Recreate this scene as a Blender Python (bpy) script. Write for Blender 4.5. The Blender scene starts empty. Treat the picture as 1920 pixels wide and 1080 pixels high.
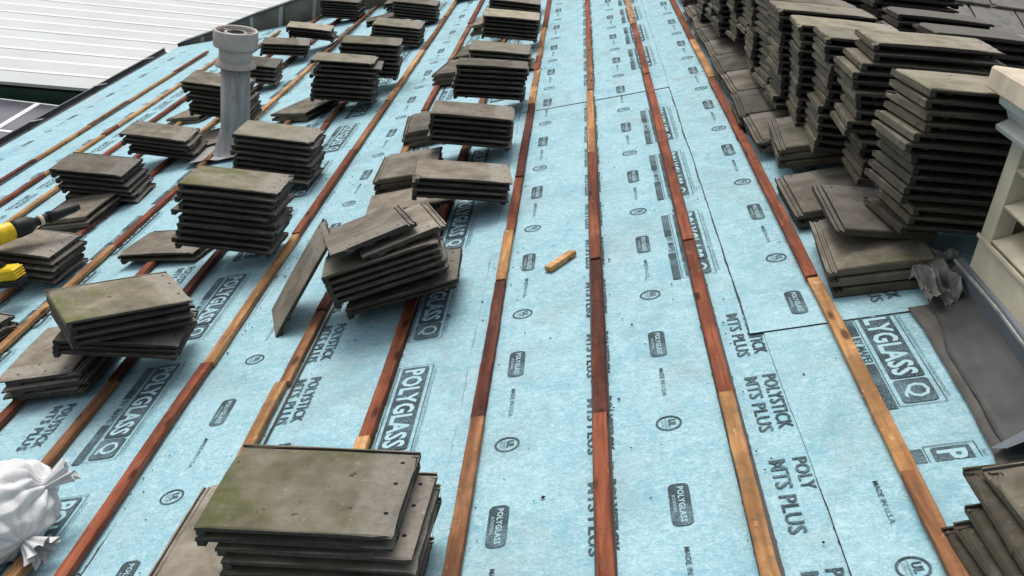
import bpy, bmesh, math, random
from mathutils import Matrix, Vector, noise
R = math.radians
rnd = random.Random(7)
scene = bpy.context.scene

# ------------------------------------------------------------------ camera, world, sun, exposure
SL = R(18.4)                                    # pitch of the roof; level frame: X across, Y along the ridge, Z up
c_, s_ = math.cos(SL), math.sin(SL)
RF = Matrix(((c_, 0, -s_, 0), (0, 1, 0, 0), (s_, 0, c_, 0), (0, 0, 0, 1)))   # roof frame -> world
cam_d = bpy.data.cameras.new('camera'); cam = bpy.data.objects.new('camera', cam_d)
scene.collection.objects.link(cam); scene.camera = cam
cam_d.sensor_width = 36; cam_d.lens = 35.625; cam_d.clip_start = .05; cam_d.clip_end = 600
cx = Vector((0.99084169, 0.06183302, 0.12170076)); cy = Vector((-0.13647601, 0.41957600, 0.89700138)); cz = Vector((0.00465943, -0.90558954, 0.42403510))
cam.matrix_basis = Matrix(((cx.x, cy.x, cz.x, -0.28715613), (cx.y, cy.y, cz.y, 0), (cx.z, cy.z, cz.z, 1.51100992), (0, 0, 0, 1)))
w = bpy.data.worlds.new('World'); scene.world = w; w.use_nodes = True
nt = w.node_tree; nt.nodes.clear()
sky = nt.nodes.new('ShaderNodeTexSky'); sky.sky_type = 'NISHITA'; sky.sun_disc = False
SUN_EL, SUN_AZ = R(58), R(-25)
sky.sun_elevation = SUN_EL; sky.sun_rotation = SUN_AZ; sky.dust_density = 6; sky.air_density = 1.6; sky.ozone_density = 1.0
bg = nt.nodes.new('ShaderNodeBackground'); bg.inputs[1].default_value = .15
ow = nt.nodes.new('ShaderNodeOutputWorld')
hs = nt.nodes.new('ShaderNodeHueSaturation'); hs.inputs['Saturation'].default_value = .35
nt.links.new(sky.outputs[0], hs.inputs['Color']); nt.links.new(hs.outputs[0], bg.inputs[0]); nt.links.new(bg.outputs[0], ow.inputs[0])
sd = bpy.data.lights.new('sun', 'SUN'); sd.energy = 1.5; sd.angle = R(28); sd.color = (1, .965, .91)
sun = bpy.data.objects.new('sun', sd); scene.collection.objects.link(sun)
dirv = Vector((math.sin(SUN_AZ) * math.cos(SUN_EL), math.cos(SUN_AZ) * math.cos(SUN_EL), math.sin(SUN_EL)))
sun.rotation_euler = dirv.to_track_quat('Z', 'Y').to_euler()
scene.view_settings.view_transform = 'Standard'; scene.view_settings.look = 'None'
scene.view_settings.exposure = -.12; scene.view_settings.gamma = 1
scene.view_settings.use_curve_mapping = False

# ------------------------------------------------------------------ helpers
def link(o): scene.collection.objects.link(o); return o
def tag(o, label=None, cat=None, group=None, kind=None):
    if label: o['label'] = label
    if cat: o['category'] = cat
    if group: o['group'] = group
    if kind: o['kind'] = kind
    return o
def mesh_of(name, verts, faces, mats=(), smooth=False, fm=None):
    me = bpy.data.meshes.new(name); me.from_pydata([tuple(v) for v in verts], [], faces); me.update()
    for m in mats: me.materials.append(m)
    if fm:
        for p, i in zip(me.polygons, fm): p.material_index = i
    if smooth:
        for p in me.polygons: p.use_smooth = True
    return me
def obj(name, me, parent=None, M=None):
    o = link(bpy.data.objects.new(name, me))
    if parent: o.parent = parent
    if M is not None: o.matrix_basis = M
    return o
def empty(name, M=None): return obj(name, None, None, M)
def T(x, y, z): return Matrix.Translation((x, y, z))
def RX(a): return Matrix.Rotation(a, 4, 'X')
def RY(a): return Matrix.Rotation(a, 4, 'Y')
def RZ(a): return Matrix.Rotation(a, 4, 'Z')
def bm_mesh(bm, name, mats=(), smooth=False):
    me = bpy.data.meshes.new(name); bm.to_mesh(me); bm.free()
    for m in mats: me.materials.append(m)
    if smooth:
        for p in me.polygons: p.use_smooth = True
    return me
def bm_box(bm, x0, x1, y0, y1, z0, z1, bev=0, M=None):
    r = bmesh.ops.create_cube(bm, size=1)
    vs = r['verts']
    bmesh.ops.scale(bm, vec=(x1 - x0, y1 - y0, z1 - z0), verts=vs)
    bmesh.ops.translate(bm, vec=((x0 + x1) / 2, (y0 + y1) / 2, (z0 + z1) / 2), verts=vs)
    if bev:
        es = list({e for v in vs for e in v.link_edges})
        rr = bmesh.ops.bevel(bm, geom=es, offset=bev, segments=1, affect='EDGES'); vs = rr['verts'] or vs
        if M: bmesh.ops.transform(bm, matrix=M, verts=list({v for f in rr['faces'] for v in f.verts} | set(v for v in vs if v.is_valid)))
    elif M: bmesh.ops.transform(bm, matrix=M, verts=vs)
def box_mesh(name, x0, x1, y0, y1, z0, z1, mat, bev=0):
    bm = bmesh.new(); bm_box(bm, x0, x1, y0, y1, z0, z1, bev); return bm_mesh(bm, name, [mat])
def lathe(prof, n=32):
    vs, fs = [], []
    for r, z in prof:
        for i in range(n): a = 2 * math.pi * i / n; vs.append((r * math.cos(a), r * math.sin(a), z))
    for k in range(len(prof) - 1):
        for i in range(n):
            j = (i + 1) % n; fs.append((k * n + i, k * n + j, (k + 1) * n + j, (k + 1) * n + i))
    return vs, fs
def tube(pts, rad, n=12, cap=True):
    vs, fs = [], []
    P = [Vector(p) for p in pts]
    for k, p in enumerate(P):
        d = (P[min(k + 1, len(P) - 1)] - P[max(k - 1, 0)]).normalized(); u = d.cross(Vector((0, 0, 1)))
        u = u.normalized() if u.length > 1e-4 else Vector((1, 0, 0)); v = d.cross(u)
        r = rad[k] if isinstance(rad, (list, tuple)) else rad
        for i in range(n): a = 2 * math.pi * i / n; vs.append(p + u * r * math.cos(a) + v * r * math.sin(a))
    for k in range(len(P) - 1):
        for i in range(n): j = (i + 1) % n; fs.append((k * n + i, k * n + j, (k + 1) * n + j, (k + 1) * n + i))
    if cap: fs.append(tuple(range(n - 1, -1, -1))); fs.append(tuple((len(P) - 1) * n + i for i in range(n)))
    return vs, fs

# ------------------------------------------------------------------ materials
class NB:
    def __init__(s, name, rough=.8, spec=.3):
        s.m = bpy.data.materials.new(name); s.m.use_nodes = True; s.n = s.m.node_tree.nodes; s.l = s.m.node_tree.links
        s.b = s.n['Principled BSDF']; s.b.inputs['Roughness'].default_value = rough; s.b.inputs['Specular IOR Level'].default_value = spec
        s.tc = s.n.new('ShaderNodeTexCoord'); s.oi = s.n.new('ShaderNodeObjectInfo')
    def vec(s, scale=(1, 1, 1), rand=False, src='Object'):
        mp = s.n.new('ShaderNodeMapping'); mp.inputs['Scale'].default_value = scale; s.l.new(s.tc.outputs[src], mp.inputs[0])
        if rand:
            mu = s.n.new('ShaderNodeMath'); mu.operation = 'MULTIPLY'; mu.inputs[1].default_value = 57.3; s.l.new(s.oi.outputs['Random'], mu.inputs[0])
            cb = s.n.new('ShaderNodeCombineXYZ')
            for i in range(3): s.l.new(mu.outputs[0], cb.inputs[i])
            s.l.new(cb.outputs[0], mp.inputs['Location'])
        return mp.outputs[0]
    def noise(s, vec, scale, detail=4, rough=.55, dist=0):
        n = s.n.new('ShaderNodeTexNoise'); n.inputs['Scale'].default_value = scale; n.inputs['Detail'].default_value = detail
        n.inputs['Roughness'].default_value = rough; n.inputs['Distortion'].default_value = dist; s.l.new(vec, n.inputs['Vector']); return n.outputs['Fac']
    def ramp(s, fac, stops, interp='LINEAR'):
        r = s.n.new('ShaderNodeValToRGB'); r.color_ramp.interpolation = interp; e = r.color_ramp.elements
        while len(e) < len(stops): e.new(.5)
        for i, (p, c) in enumerate(stops): e[i].position = p; e[i].color = c if len(c) == 4 else (*c, 1)
        s.l.new(fac, r.inputs[0]); return r.outputs[0]
    def mix(s, fac, a, b, blend='MIX'):
        m = s.n.new('ShaderNodeMix'); m.data_type = 'RGBA'; m.blend_type = blend
        for sock, v in ((m.inputs['Factor'], fac), (m.inputs['A'], a), (m.inputs['B'], b)):
            if hasattr(v, 'is_linked') or hasattr(v, 'links'): s.l.new(v, sock)
            elif isinstance(v, (int, float)): sock.default_value = v
            else: sock.default_value = (*v, 1) if len(v) == 3 else v
        return m.outputs['Result']
    def math(s, op, a, b=0.0, c=None):
        m = s.n.new('ShaderNodeMath'); m.operation = op
        for i, v in enumerate((a, b) if c is None else (a, b, c)):
            if hasattr(v, 'links'): s.l.new(v, m.inputs[i])
            else: m.inputs[i].default_value = v
        return m.outputs[0]
    def sep(s, v):
        x = s.n.new('ShaderNodeSeparateXYZ'); s.l.new(v, x.inputs[0]); return x.outputs
    def bump(s, h, strength=.3, dist=.002):
        b = s.n.new('ShaderNodeBump'); b.inputs['Strength'].default_value = strength; b.inputs['Distance'].default_value = dist
        s.l.new(h, b.inputs['Height']); s.l.new(b.outputs[0], s.b.inputs['Normal'])
    def col(s, c):
        if hasattr(c, 'links'): s.l.new(c, s.b.inputs['Base Color'])
        else: s.b.inputs['Base Color'].default_value = (*c, 1)
        return s.m
def simple(name, c, rough=.6, metal=0, var=.25, scale=12, bump=0, spec=.4):
    b = NB(name, rough, spec); b.b.inputs['Metallic'].default_value = metal
    f = b.noise(b.vec(rand=True), scale, 6, .6)
    lo = tuple(v * (1 - var) for v in c); hi = tuple(min(1, v * (1 + var)) for v in c)
    b.col(b.ramp(f, [(.3, lo), (.7, hi)]))
    if bump: b.bump(f, bump, .003)
    return b.m

def make_fleece(name, base_a, base_b):
    b = NB(name, .92, .15)
    v = b.vec()
    big = b.noise(v, 2.3, 5, .6); mid = b.noise(v, 26, 5, .65); fine = b.noise(v, 150, 3, .8); fine2 = b.noise(b.vec((120, 120, 1)), 1, 4, .75); leather = b.noise(b.vec(), 48, 3, .6, .8)
    c = b.ramp(mid, [(.3, base_a), (.72, base_b)])
    c = b.mix(b.ramp(fine, [(.38, (0, 0, 0)), (.66, (.6, .6, .6))]), c, (.62, .80, .85))
    c = b.mix(b.ramp(fine2, [(.34, (.55, .55, .55)), (.52, (0, 0, 0))]), c, (.20, .42, .50))
    c = b.mix(b.ramp(leather, [(.34, (.5, .5, .5)), (.5, (0, 0, 0))]), c, (.22, .46, .55)); c = b.mix(b.ramp(leather, [(.54, (0, 0, 0)), (.70, (.5, .5, .5))]), c, (.52, .74, .80))
    # footprints and dirt
    dirt = b.ramp(b.noise(b.vec((1, .7, 1)), 3.1, 7, .68, .6), [(.50, (0, 0, 0)), (.74, (.62, .62, .62))])
    c = b.mix(dirt, c, (.27, .31, .31))
    brown = b.ramp(b.noise(b.vec((1.3, .8, 1)), 1.15, 5, .6, .3), [(.60, (0, 0, 0)), (.78, (.30, .30, .30))])
    c = b.mix(brown, c, (.33, .27, .22))
    # a few chalk / marking paint stains, soft pink
    pink = b.ramp(b.noise(b.vec((1, 1, 1)), .9, 3, .5, .2), [(.66, (0, 0, 0)), (.80, (.35, .35, .35))])
    c = b.mix(pink, c, (.62, .36, .38))
    lf = b.noise(b.vec((1, .8, 1)), 5.5, 6, .7, .8)
    c = b.mix(b.ramp(lf, [(.5, (0, 0, 0)), (.75, (.38, .38, .38))]), c, (.50, .72, .79))
    c = b.mix(b.ramp(lf, [(.27, (.6, .6, .6)), (.48, (0, 0, 0))]), c, (.17, .40, .50))
    sc = b.noise(b.vec((9, 2.2, 1)), 3.0, 6, .75, 2.0)
    c = b.mix(b.ramp(sc, [(.63, (0, 0, 0)), (.72, (.45, .45, .45))]), c, (.17, .21, .22))
    cr = b.noise(b.vec((1.6, 9, 1)), 1.3, 3, .55, 1.6)
    crease = b.ramp(cr, [(.44, (0, 0, 0)), (.5, (1, 1, 1)), (.56, (0, 0, 0))])
    c = b.mix(b.math('MULTIPLY', crease, .10), c, (.66, .82, .86))  # wrinkle ridges lightened in the colour, as if catching light
    b.col(c)
    h = b.math('ADD', b.math('MULTIPLY', fine, .25), b.math('MULTIPLY', crease, .12)); h = b.math('ADD', h, b.math('MULTIPLY', big, 3.0)); h = b.math('ADD', h, b.math('MULTIPLY', mid, .7)); h = b.math('ADD', h, b.math('MULTIPLY', leather, .9))
    b.bump(h, .75, .005)
    return b.m
M_fleece = make_fleece('membrane_fleece', (.205, .415, .500), (.325, .545, .620))
M_bitumen = simple('bitumen', (.018, .018, .02), .5, bump=.4, scale=60)
def make_ink(name, c, fade):
    b = NB(name, .9, .15)
    f = b.noise(b.vec(), 170, 3, .8); g = b.noise(b.vec(), 7, 4, .6)
    k = b.ramp(b.math('ADD', b.math('MULTIPLY', f, .7), b.math('MULTIPLY', g, .5)), [(.56, (0, 0, 0)), (.76, (fade,) * 3)])
    b.col(b.mix(k, c, (.34, .56, .64))); b.bump(f, .3, .001); return b.m
M_ink = make_ink('printing_ink', (.048, .066, .076), .5)
M_inkpale = make_ink('pale_ink_gap', (.40, .60, .67), .4)
M_inkfaint = make_ink('faint_ink', (.11, .17, .20), .95)

def make_wood(name, dark, mid, light):
    b = NB(name, .85, .2)
    g = b.noise(b.vec((28, 1.6, 28), rand=True), 1.6, 6, .62, .5)
    k = b.noise(b.vec((3, 2.2, 3), rand=True), 1.4, 4, .6)
    c = b.ramp(g, [(.28, dark), (.5, mid), (.72, light)])
    c = b.mix(b.ramp(k, [(.38, (.75, .75, .75)), (.56, (0, 0, 0))]), c, tuple(v * .45 for v in mid))
    c = b.mix(b.ramp(b.noise(b.vec((9, 5, 9), rand=True), 3, 3, .7), [(.62, (0, 0, 0)), (.74, (.7, .7, .7))]), c, tuple(min(1, v * 1.35) for v in light))
    hv = b.ramp(b.oi.outputs['Random'], [(0, (.78, .78, .78)), (1, (1.2, 1.2, 1.2))])
    kn = b.n.new('ShaderNodeTexVoronoi'); kn.inputs['Scale'].default_value = 1.0; b.l.new(b.vec((14, 4.5, 14), rand=True), kn.inputs['Vector'])
    c = b.mix(b.ramp(kn.outputs['Distance'], [(.10, (.85, .85, .85)), (.20, (0, 0, 0))]), c, tuple(v * .3 for v in dark))
    blotch = b.ramp(b.noise(b.vec((6, 7, 6), rand=True), 2.2, 6, .75), [(.5, (0, 0, 0)), (.72, (.6, .6, .6))])
    c = b.mix(blotch, c, (.10, .075, .06))
    b.col(b.mix(1.0, c, hv, 'MULTIPLY')); b.bump(b.math('ADD', g, blotch), .6, .002); return b.m
W_red = make_wood('red_stained_wood', (.07, .020, .012), (.26, .075, .038), (.40, .14, .07))
W_dark = make_wood('dark_stained_wood', (.035, .012, .010), (.105, .030, .020), (.19, .062, .035))
W_tan = make_wood('tan_wood', (.23, .095, .035), (.52, .27, .115), (.68, .42, .21))
W_brown = make_wood('brown_stained_wood', (.10, .045, .022), (.26, .115, .055), (.42, .22, .11))
W_cut = make_wood('fresh_cut_wood', (.40, .20, .075), (.60, .33, .14), (.72, .45, .22))

def make_tile_mat(name, moss=.35, tone=1.0, olive=(.128, .116, .093), greenc=(.085, .098, .034)):
    b = NB(name, .88, .25)
    v = b.vec(rand=True); raw = b.sep(b.tc.outputs['Object'])
    n1 = b.noise(v, 9, 6, .65); n2 = b.noise(v, 60, 5, .7); n3 = b.noise(v, 4, 4, .6, .5); grit = b.noise(v, 300, 2, .9)
    weather = b.ramp(n1, [(.30, tuple(x * .6 * tone for x in olive)), (.52, tuple(x * 1.1 * tone for x in olive)), (.76, tuple(x * 1.75 * tone for x in (.138, .129, .110)))])
    head = b.ramp(n2, [(.3, (.155 * tone, .145 * tone, .128 * tone)), (.7, (.27 * tone, .25 * tone, .225 * tone))])
    xe = b.math('ADD', raw[0], b.math('MULTIPLY', n3, .05))
    hm = b.ramp(b.math('MULTIPLY_ADD', xe, 1.0, .5), [(.632, (0, 0, 0)), (.652, (.8, .8, .8))])
    top = b.mix(hm, weather, head)
    gm = b.ramp(b.math('ADD', b.math('MULTIPLY', n3, 1.0), b.math('MULTIPLY', raw[0], -.55)), [(.50 + (1 - moss) * .14, (0, 0, 0)), (.66 + (1 - moss) * .14, (.9 * min(1, moss + .3),) * 3)])
    top = b.mix(b.math('MULTIPLY', gm, b.ramp(n2, [(.35, (.25,) * 3), (.6, (1,) * 3)])), top, greenc)
    spots = b.ramp(b.noise(v, 34, 3, .6), [(.66, (0, 0, 0)), (.73, (.8, .8, .8))]); top = b.mix(spots, top, (.035, .032, .025))
    lich = b.ramp(b.noise(v, 52, 2, .5), [(.70, (0, 0, 0)), (.75, (.6, .6, .6))]); top = b.mix(lich, top, (.36, .35, .30))
    chip = b.ramp(b.noise(b.vec((1, 1, 1), rand=True), 17, 4, .7), [(.64, (0, 0, 0)), (.70, (.6, .6, .6))]); top = b.mix(b.math('MULTIPLY', chip, hm), top, (.42, .40, .37))
    # the two nail holes at the head
    hx = b.math('SUBTRACT', raw[0], .185)
    for yy in (-.085, .02, .1):
        dy = b.math('SUBTRACT', raw[1], yy); d = b.math('SQRT', b.math('ADD', b.math('MULTIPLY', hx, hx), b.math('MULTIPLY', dy, dy)))
        top = b.mix(b.math('LESS_THAN', d, .0055), top, (.015, .014, .013))
    side = b.ramp(n2, [(.3, (.034, .032, .029)), (.7, (.078, .073, .066))])  # protected grey concrete, darkened further to paint shade into the stack gaps
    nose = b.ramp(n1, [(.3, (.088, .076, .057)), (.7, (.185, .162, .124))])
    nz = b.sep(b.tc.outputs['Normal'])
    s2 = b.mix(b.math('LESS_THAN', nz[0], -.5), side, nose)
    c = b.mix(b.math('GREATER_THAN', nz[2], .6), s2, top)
    hv = b.ramp(b.oi.outputs['Random'], [(0, (.60, .60, .61)), (.5, (.95, .93, .90)), (1, (1.28, 1.25, 1.2))])
    b.col(b.mix(1.0, c, hv, 'MULTIPLY'))
    h = b.math('ADD', b.math('MULTIPLY', grit, .4), b.math('MULTIPLY', n2, 1.0)); h = b.math('ADD', h, b.math('MULTIPLY', n1, 1.5)); b.bump(h, .5, .0018)
    return b.m
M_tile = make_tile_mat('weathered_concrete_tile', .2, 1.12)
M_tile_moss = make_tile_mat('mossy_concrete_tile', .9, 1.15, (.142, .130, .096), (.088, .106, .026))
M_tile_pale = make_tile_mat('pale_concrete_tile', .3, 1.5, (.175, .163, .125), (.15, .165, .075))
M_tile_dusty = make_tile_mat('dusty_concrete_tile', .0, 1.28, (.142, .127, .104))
M_tile_dark = make_tile_mat('dark_concrete_tile', .1, .5, (.12, .105, .078))  # tile concrete in a darker tone
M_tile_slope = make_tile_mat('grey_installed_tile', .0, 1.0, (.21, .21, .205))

def make_galv():
    b = NB('galvanised_metal', .6, .4); b.b.inputs['Metallic'].default_value = .35
    f = b.noise(b.vec((1, 1, .12)), 26, 5, .65); g = b.noise(b.vec(), 9, 4, .6)
    c = b.ramp(f, [(.3, (.22, .225, .225)), (.55, (.36, .37, .365)), (.75, (.47, .47, .455))])
    c = b.mix(b.ramp(g, [(.52, (0, 0, 0)), (.72, (.7, .7, .7))]), c, (.25, .22, .18)); b.col(c); b.bump(g, .3, .003); return b.m
M_galv = make_galv()
M_pipecap = simple('faded_pipe_cap', (.48, .43, .40), .6, .15, .12, 9)
M_white_metal = simple('white_roof_metal', (.50, .53, .525), .6, 0, .09, .9)
M_rib = simple('lit_rib_metal', (.70, .72, .71), .5, 0, .04, .8)  # white roof metal brightened in colour where the ribs catch light
M_green = simple('dark_green_fascia', (.012, .045, .03), .5, 0, .2, 3)
M_black = simple('rubber_and_shade_black', (.012, .012, .013), .55, 0, .3, 20)  # rubber parts, and painted shade in the louvred box and under the fascia trim
M_gutter = simple('dark_gutter_metal', (.050, .060, .068), .5, .2, .3, 6)
M_alu = simple('white_panel_frame', (.75, .77, .77), .4, .2, .05, 6)
M_cell = simple('solar_cells', (.10, .105, .13), .25, .2, .15, 4)
M_cream = simple('cream_painted_wood', (.58, .53, .41), .65, 0, .16, 7, .4)
M_cream2 = simple('weathered_cream_slab', (.62, .53, .41), .85, 0, .18, 11, .6)
M_corbel = simple('grey_painted_moulding', (.46, .49, .47), .6, 0, .1, 10)
M_steel = simple('blue_grey_flashing', (.15, .175, .20), .55, .1, .15, 5, .1)
M_lead = simple('grey_underlay_sheet', (.056, .057, .060), .62, 0, .35, 7, .4)
M_lead2 = simple('brown_grey_underlay_sheet', (.088, .082, .074), .75, 0, .35, 9, .4)
M_parapet = simple('dusty_flashing_metal', (.16, .145, .115), .7, .2, .35, 3.5, .2)
M_yellow = simple('yellow_plastic', (.85, .56, .015), .4, 0, .2, 25)
M_label = simple('cream_sticker', (.6, .56, .42), .5, 0, .1, 30)
M_plaster = simple('plaster_wall', (.42, .39, .34), .9, 0, .15, 2)
M_ground = simple('paving_ground', (.10, .10, .095), .9, 0, .3, .3)
M_crumb = simple('debris_crumbs', (.035, .03, .026), .9, 0, .4, 50)
M_mortar = simple('mortar_rubble', (.42, .33, .24), .95, 0, .35, 20, .5)
def make_sack():
    b = NB('white_woven_plastic', .5, .4); v = b.vec(); n = b.noise(v, 9, 5, .6)
    b.col(b.ramp(n, [(.3, (.56, .57, .59)), (.7, (.76, .76, .76))])); b.bump(b.noise(b.vec((1, 1, 1)), 14, 3, .5, 2.5), .45, .006)
    b.b.inputs['Subsurface Weight'].default_value = .1; b.b.inputs['Subsurface Radius'].default_value = (.02, .02, .02); return b.m
M_sack = make_sack()
def make_film():
    b = NB('crumpled_plastic_film', .25, .6); n = b.noise(b.vec(), 14, 4, .6)
    b.col(b.ramp(n, [(.35, (.11, .105, .095)), (.65, (.36, .35, .32))])); b.b.inputs['Alpha'].default_value = .88; return b.m
M_film = make_film()

# ------------------------------------------------------------------ setting: ground, the house walls, the roof deck
obj('ground', mesh_of('ground', [(-300, -300, -6.5), (300, -300, -6.5), (300, 300, -6.5), (-300, 300, -6.5)], [(0, 1, 2, 3)], [M_ground]))['kind'] = 'structure'
hw = obj('house_wall', box_mesh('house_wall', -4.55, 6.5, -3.5, 12.1, -6.5, -2.0, M_plaster)); tag(hw, 'plain plaster house wall beneath the blue membrane roof', 'wall')
roof = obj('roof_deck', box_mesh('roof_deck', -5.0, 2.02, -3.6, 12.2, -.14, -.012, W_brown), None, RF); roof['kind'] = 'structure'

# membrane sheets, each lapped over the one below
def sheet(x0, x1, y0, y1, z0, z1, seed, lap_end=False):
    """x0 = lower edge (visible, raised), x1 = upper edge (runs under the next sheet)"""
    r = random.Random(seed); n = int((y1 - y0) / .04); vs, fs, fm = [], [], []
    for i in range(n + 1):
        y = y0 + (y1 - y0) * i / n
        j = noise.noise((y * 2.1, seed, 0)) * .006 + noise.noise((y * 17, seed, 3)) * .002
        lift = max(0, noise.noise((y * 3.3, seed, 9))) * .003
        for (x, z) in ((x0 + j, z0 - .004), (x0 + j + .0006, z0 + lift), (x0 + .03, z0 + lift * .3), (x1, z1)): vs.append((x, y, z))
    for i in range(n):
        for k in range(3):
            a = i * 4 + k; fs.append((a, a + 1, a + 5, a + 4)); fm.append(1 if k == 0 else 0)
    if lap_end:     # dark cut edge across the run at y0
        b0 = len(vs); m = 30
        for i in range(m + 1):
            x = x0 + (x1 - x0) * i / m; jj = noise.noise((x * 9, seed, 5)) * .003
            z = z0 + (z1 - z0) * i / m; vs.append((x, y0 - .001 + jj, z - .004)); vs.append((x, y0 + jj, z + .0003))
        for i in range(m): a = b0 + 2 * i; fs.append((a, a + 2, a + 3, a + 1)); fm.append(1)
    fs = [tuple(reversed(f)) for f in fs]
    return obj('membrane_sheet', mesh_of('membrane_sheet', vs, fs, [M_fleece, M_bitumen], fm=fm), roof, T(0, 0, 0))
def bleed(par, x, y0, y1, seed, width=.004):
    """dark self-adhesive squeezed out along a seam"""
    vs, fs = [], []; n = int((y1 - y0) / .012)
    for i in range(n + 1):
        y = y0 + (y1 - y0) * i / n; j = noise.noise((y * 2.1, seed, 0)) * .006 + noise.noise((y * 17, seed, 3)) * .002
        t = max(.0008, width * (.25 + .9 * abs(noise.noise((y * 3.1, seed, 1)))) + max(0, noise.noise((y * 40, seed, 2)) - .35) * .014)
        vs += [(x + j + .002, y, par[1] + .0004), (x + j - t, y, par[1] + .0004)]
    for i in range(n): a = 2 * i; fs.append((a, a + 1, a + 3, a + 2))
    return obj('adhesive_bleed', mesh_of('adhesive_bleed', vs, fs, [M_bitumen]), par[0], T(0, 0, 0))
YT = 12.15
SH = {}
SH['G'] = sheet(-5.02, -4.10, -3.6, YT, .004, .000, 1)
SH['F'] = sheet(-4.13, -3.18, -3.6, YT, .005, .000, 2)
SH['E'] = sheet(-3.215, -2.26, -3.6, YT, .005, .000, 3)
SH['D'] = sheet(-2.30, -1.35, -3.6, YT, .005, .000, 4)
SH['B'] = sheet(-1.388, -.40, -3.6, YT, .005, .000, 5)
SH['A'] = sheet(-.428, .56, -3.6, 5.975, .005, .001, 6)
SH['A2'] = sheet(-.424, .56, 5.97, YT, .0085, .0045, 7, True)
SH['C2'] = sheet(.508, 1.5, 2.0, 2.81, .0055, .001, 8)
SH['C1'] = sheet(.512, 1.5, -3.6, 2.043, .0095, .005, 9)
SH['C3'] = sheet(.468, 1.5, 2.80, YT, .0100, .0055, 10, True)
SH['H'] = sheet(1.46, 2.03, -3.6, YT, .013, .009, 11)
for k, x, y0, y1, sd_, wd in (('F', -4.13, -1, YT, 2, .006), ('E', -3.215, -1, YT, 3, .006), ('D', -2.30, -1, YT, 4, .006), ('B', -1.388, -1, YT, 5, .012),
                              ('A', -.428, -1, 5.97, 6, .004), ('C3', .468, 2.80, YT, 10, .007), ('C1', .512, -1, 2.04, 9, .0012)):
    bleed((SH[k], .0012), x, y0, y1, sd_, wd)
for bx_, sh_, sd2 in ((-1.443, 'B', 31), (-1.076, 'B', 32), (-.722, 'B', 33), (-.378, 'A', 34), (-.023, 'A', 35), (.331, 'A', 36), (.022, 'A', 37), (.377, 'A', 38), (-1.035, 'B', 39), (-.680, 'B', 40), (-1.795, 'D', 41), (-2.16, 'D', 42)):
    bv, bf = [], []; N_ = 1300  # ragged dark strips along the batten edges
    for i in range(N_ + 1):
        y = 1.2 + 7.5 * i / N_; side = 1 if sd2 >= 37 and sd2 < 41 else -1
        t = .004 + max(0, noise.noise((y * 33, sd2, 2)) - .18) * .020 * max(0, noise.noise((y * 1.7, sd2, 8)) + .45)
        bv += [(bx_ - side * .006, y, .0068), (bx_ + side * t * .9, y, .0068)]
    for i in range(N_): bf.append((2 * i, 2 * i + 1, 2 * i + 3, 2 * i + 2) if side < 0 else (2 * i, 2 * i + 2, 2 * i + 3, 2 * i + 1))
    obj('batten_edge_strip', mesh_of('batten_edge_strip', bv, bf, [M_bitumen]), SH[sh_], T(0, 0, 0))
lapv = []; lapf = []
for i in range(61):
    x = -.42 + .98 * i / 60; j = noise.noise((x * 9, 7, 5)) * .003; t = .003 + .003 * abs(noise.noise((x * 6, 2, 2)))
    lapv += [(x, 5.972 + j, .0078), (x, 5.972 + j - t, .0078)]
for i in range(60): lapf.append((2 * i, 2 * i + 1, 2 * i + 3, 2 * i + 2))
obj('adhesive_bleed', mesh_of('adhesive_bleed', lapv, lapf, [M_bitumen]), SH['A'], T(0, 0, 0))
lapv = []; lapf = []
for i in range(61):
    x = .47 + .75 * i / 60; j = noise.noise((x * 9, 10, 5)) * .003; t = .003 + .006 * max(0, (x - .7)) + .002 * abs(noise.noise((x * 6, 2, 2)))
    lapv += [(x, 2.802 + j, .0068), (x, 2.802 + j - t, .0068)]
for i in range(60): lapf.append((2 * i, 2 * i + 1, 2 * i + 3, 2 * i + 2))
obj('adhesive_bleed', mesh_of('adhesive_bleed', lapv, lapf, [M_bitumen]), SH['C2'], T(0, 0, 0))

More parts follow.
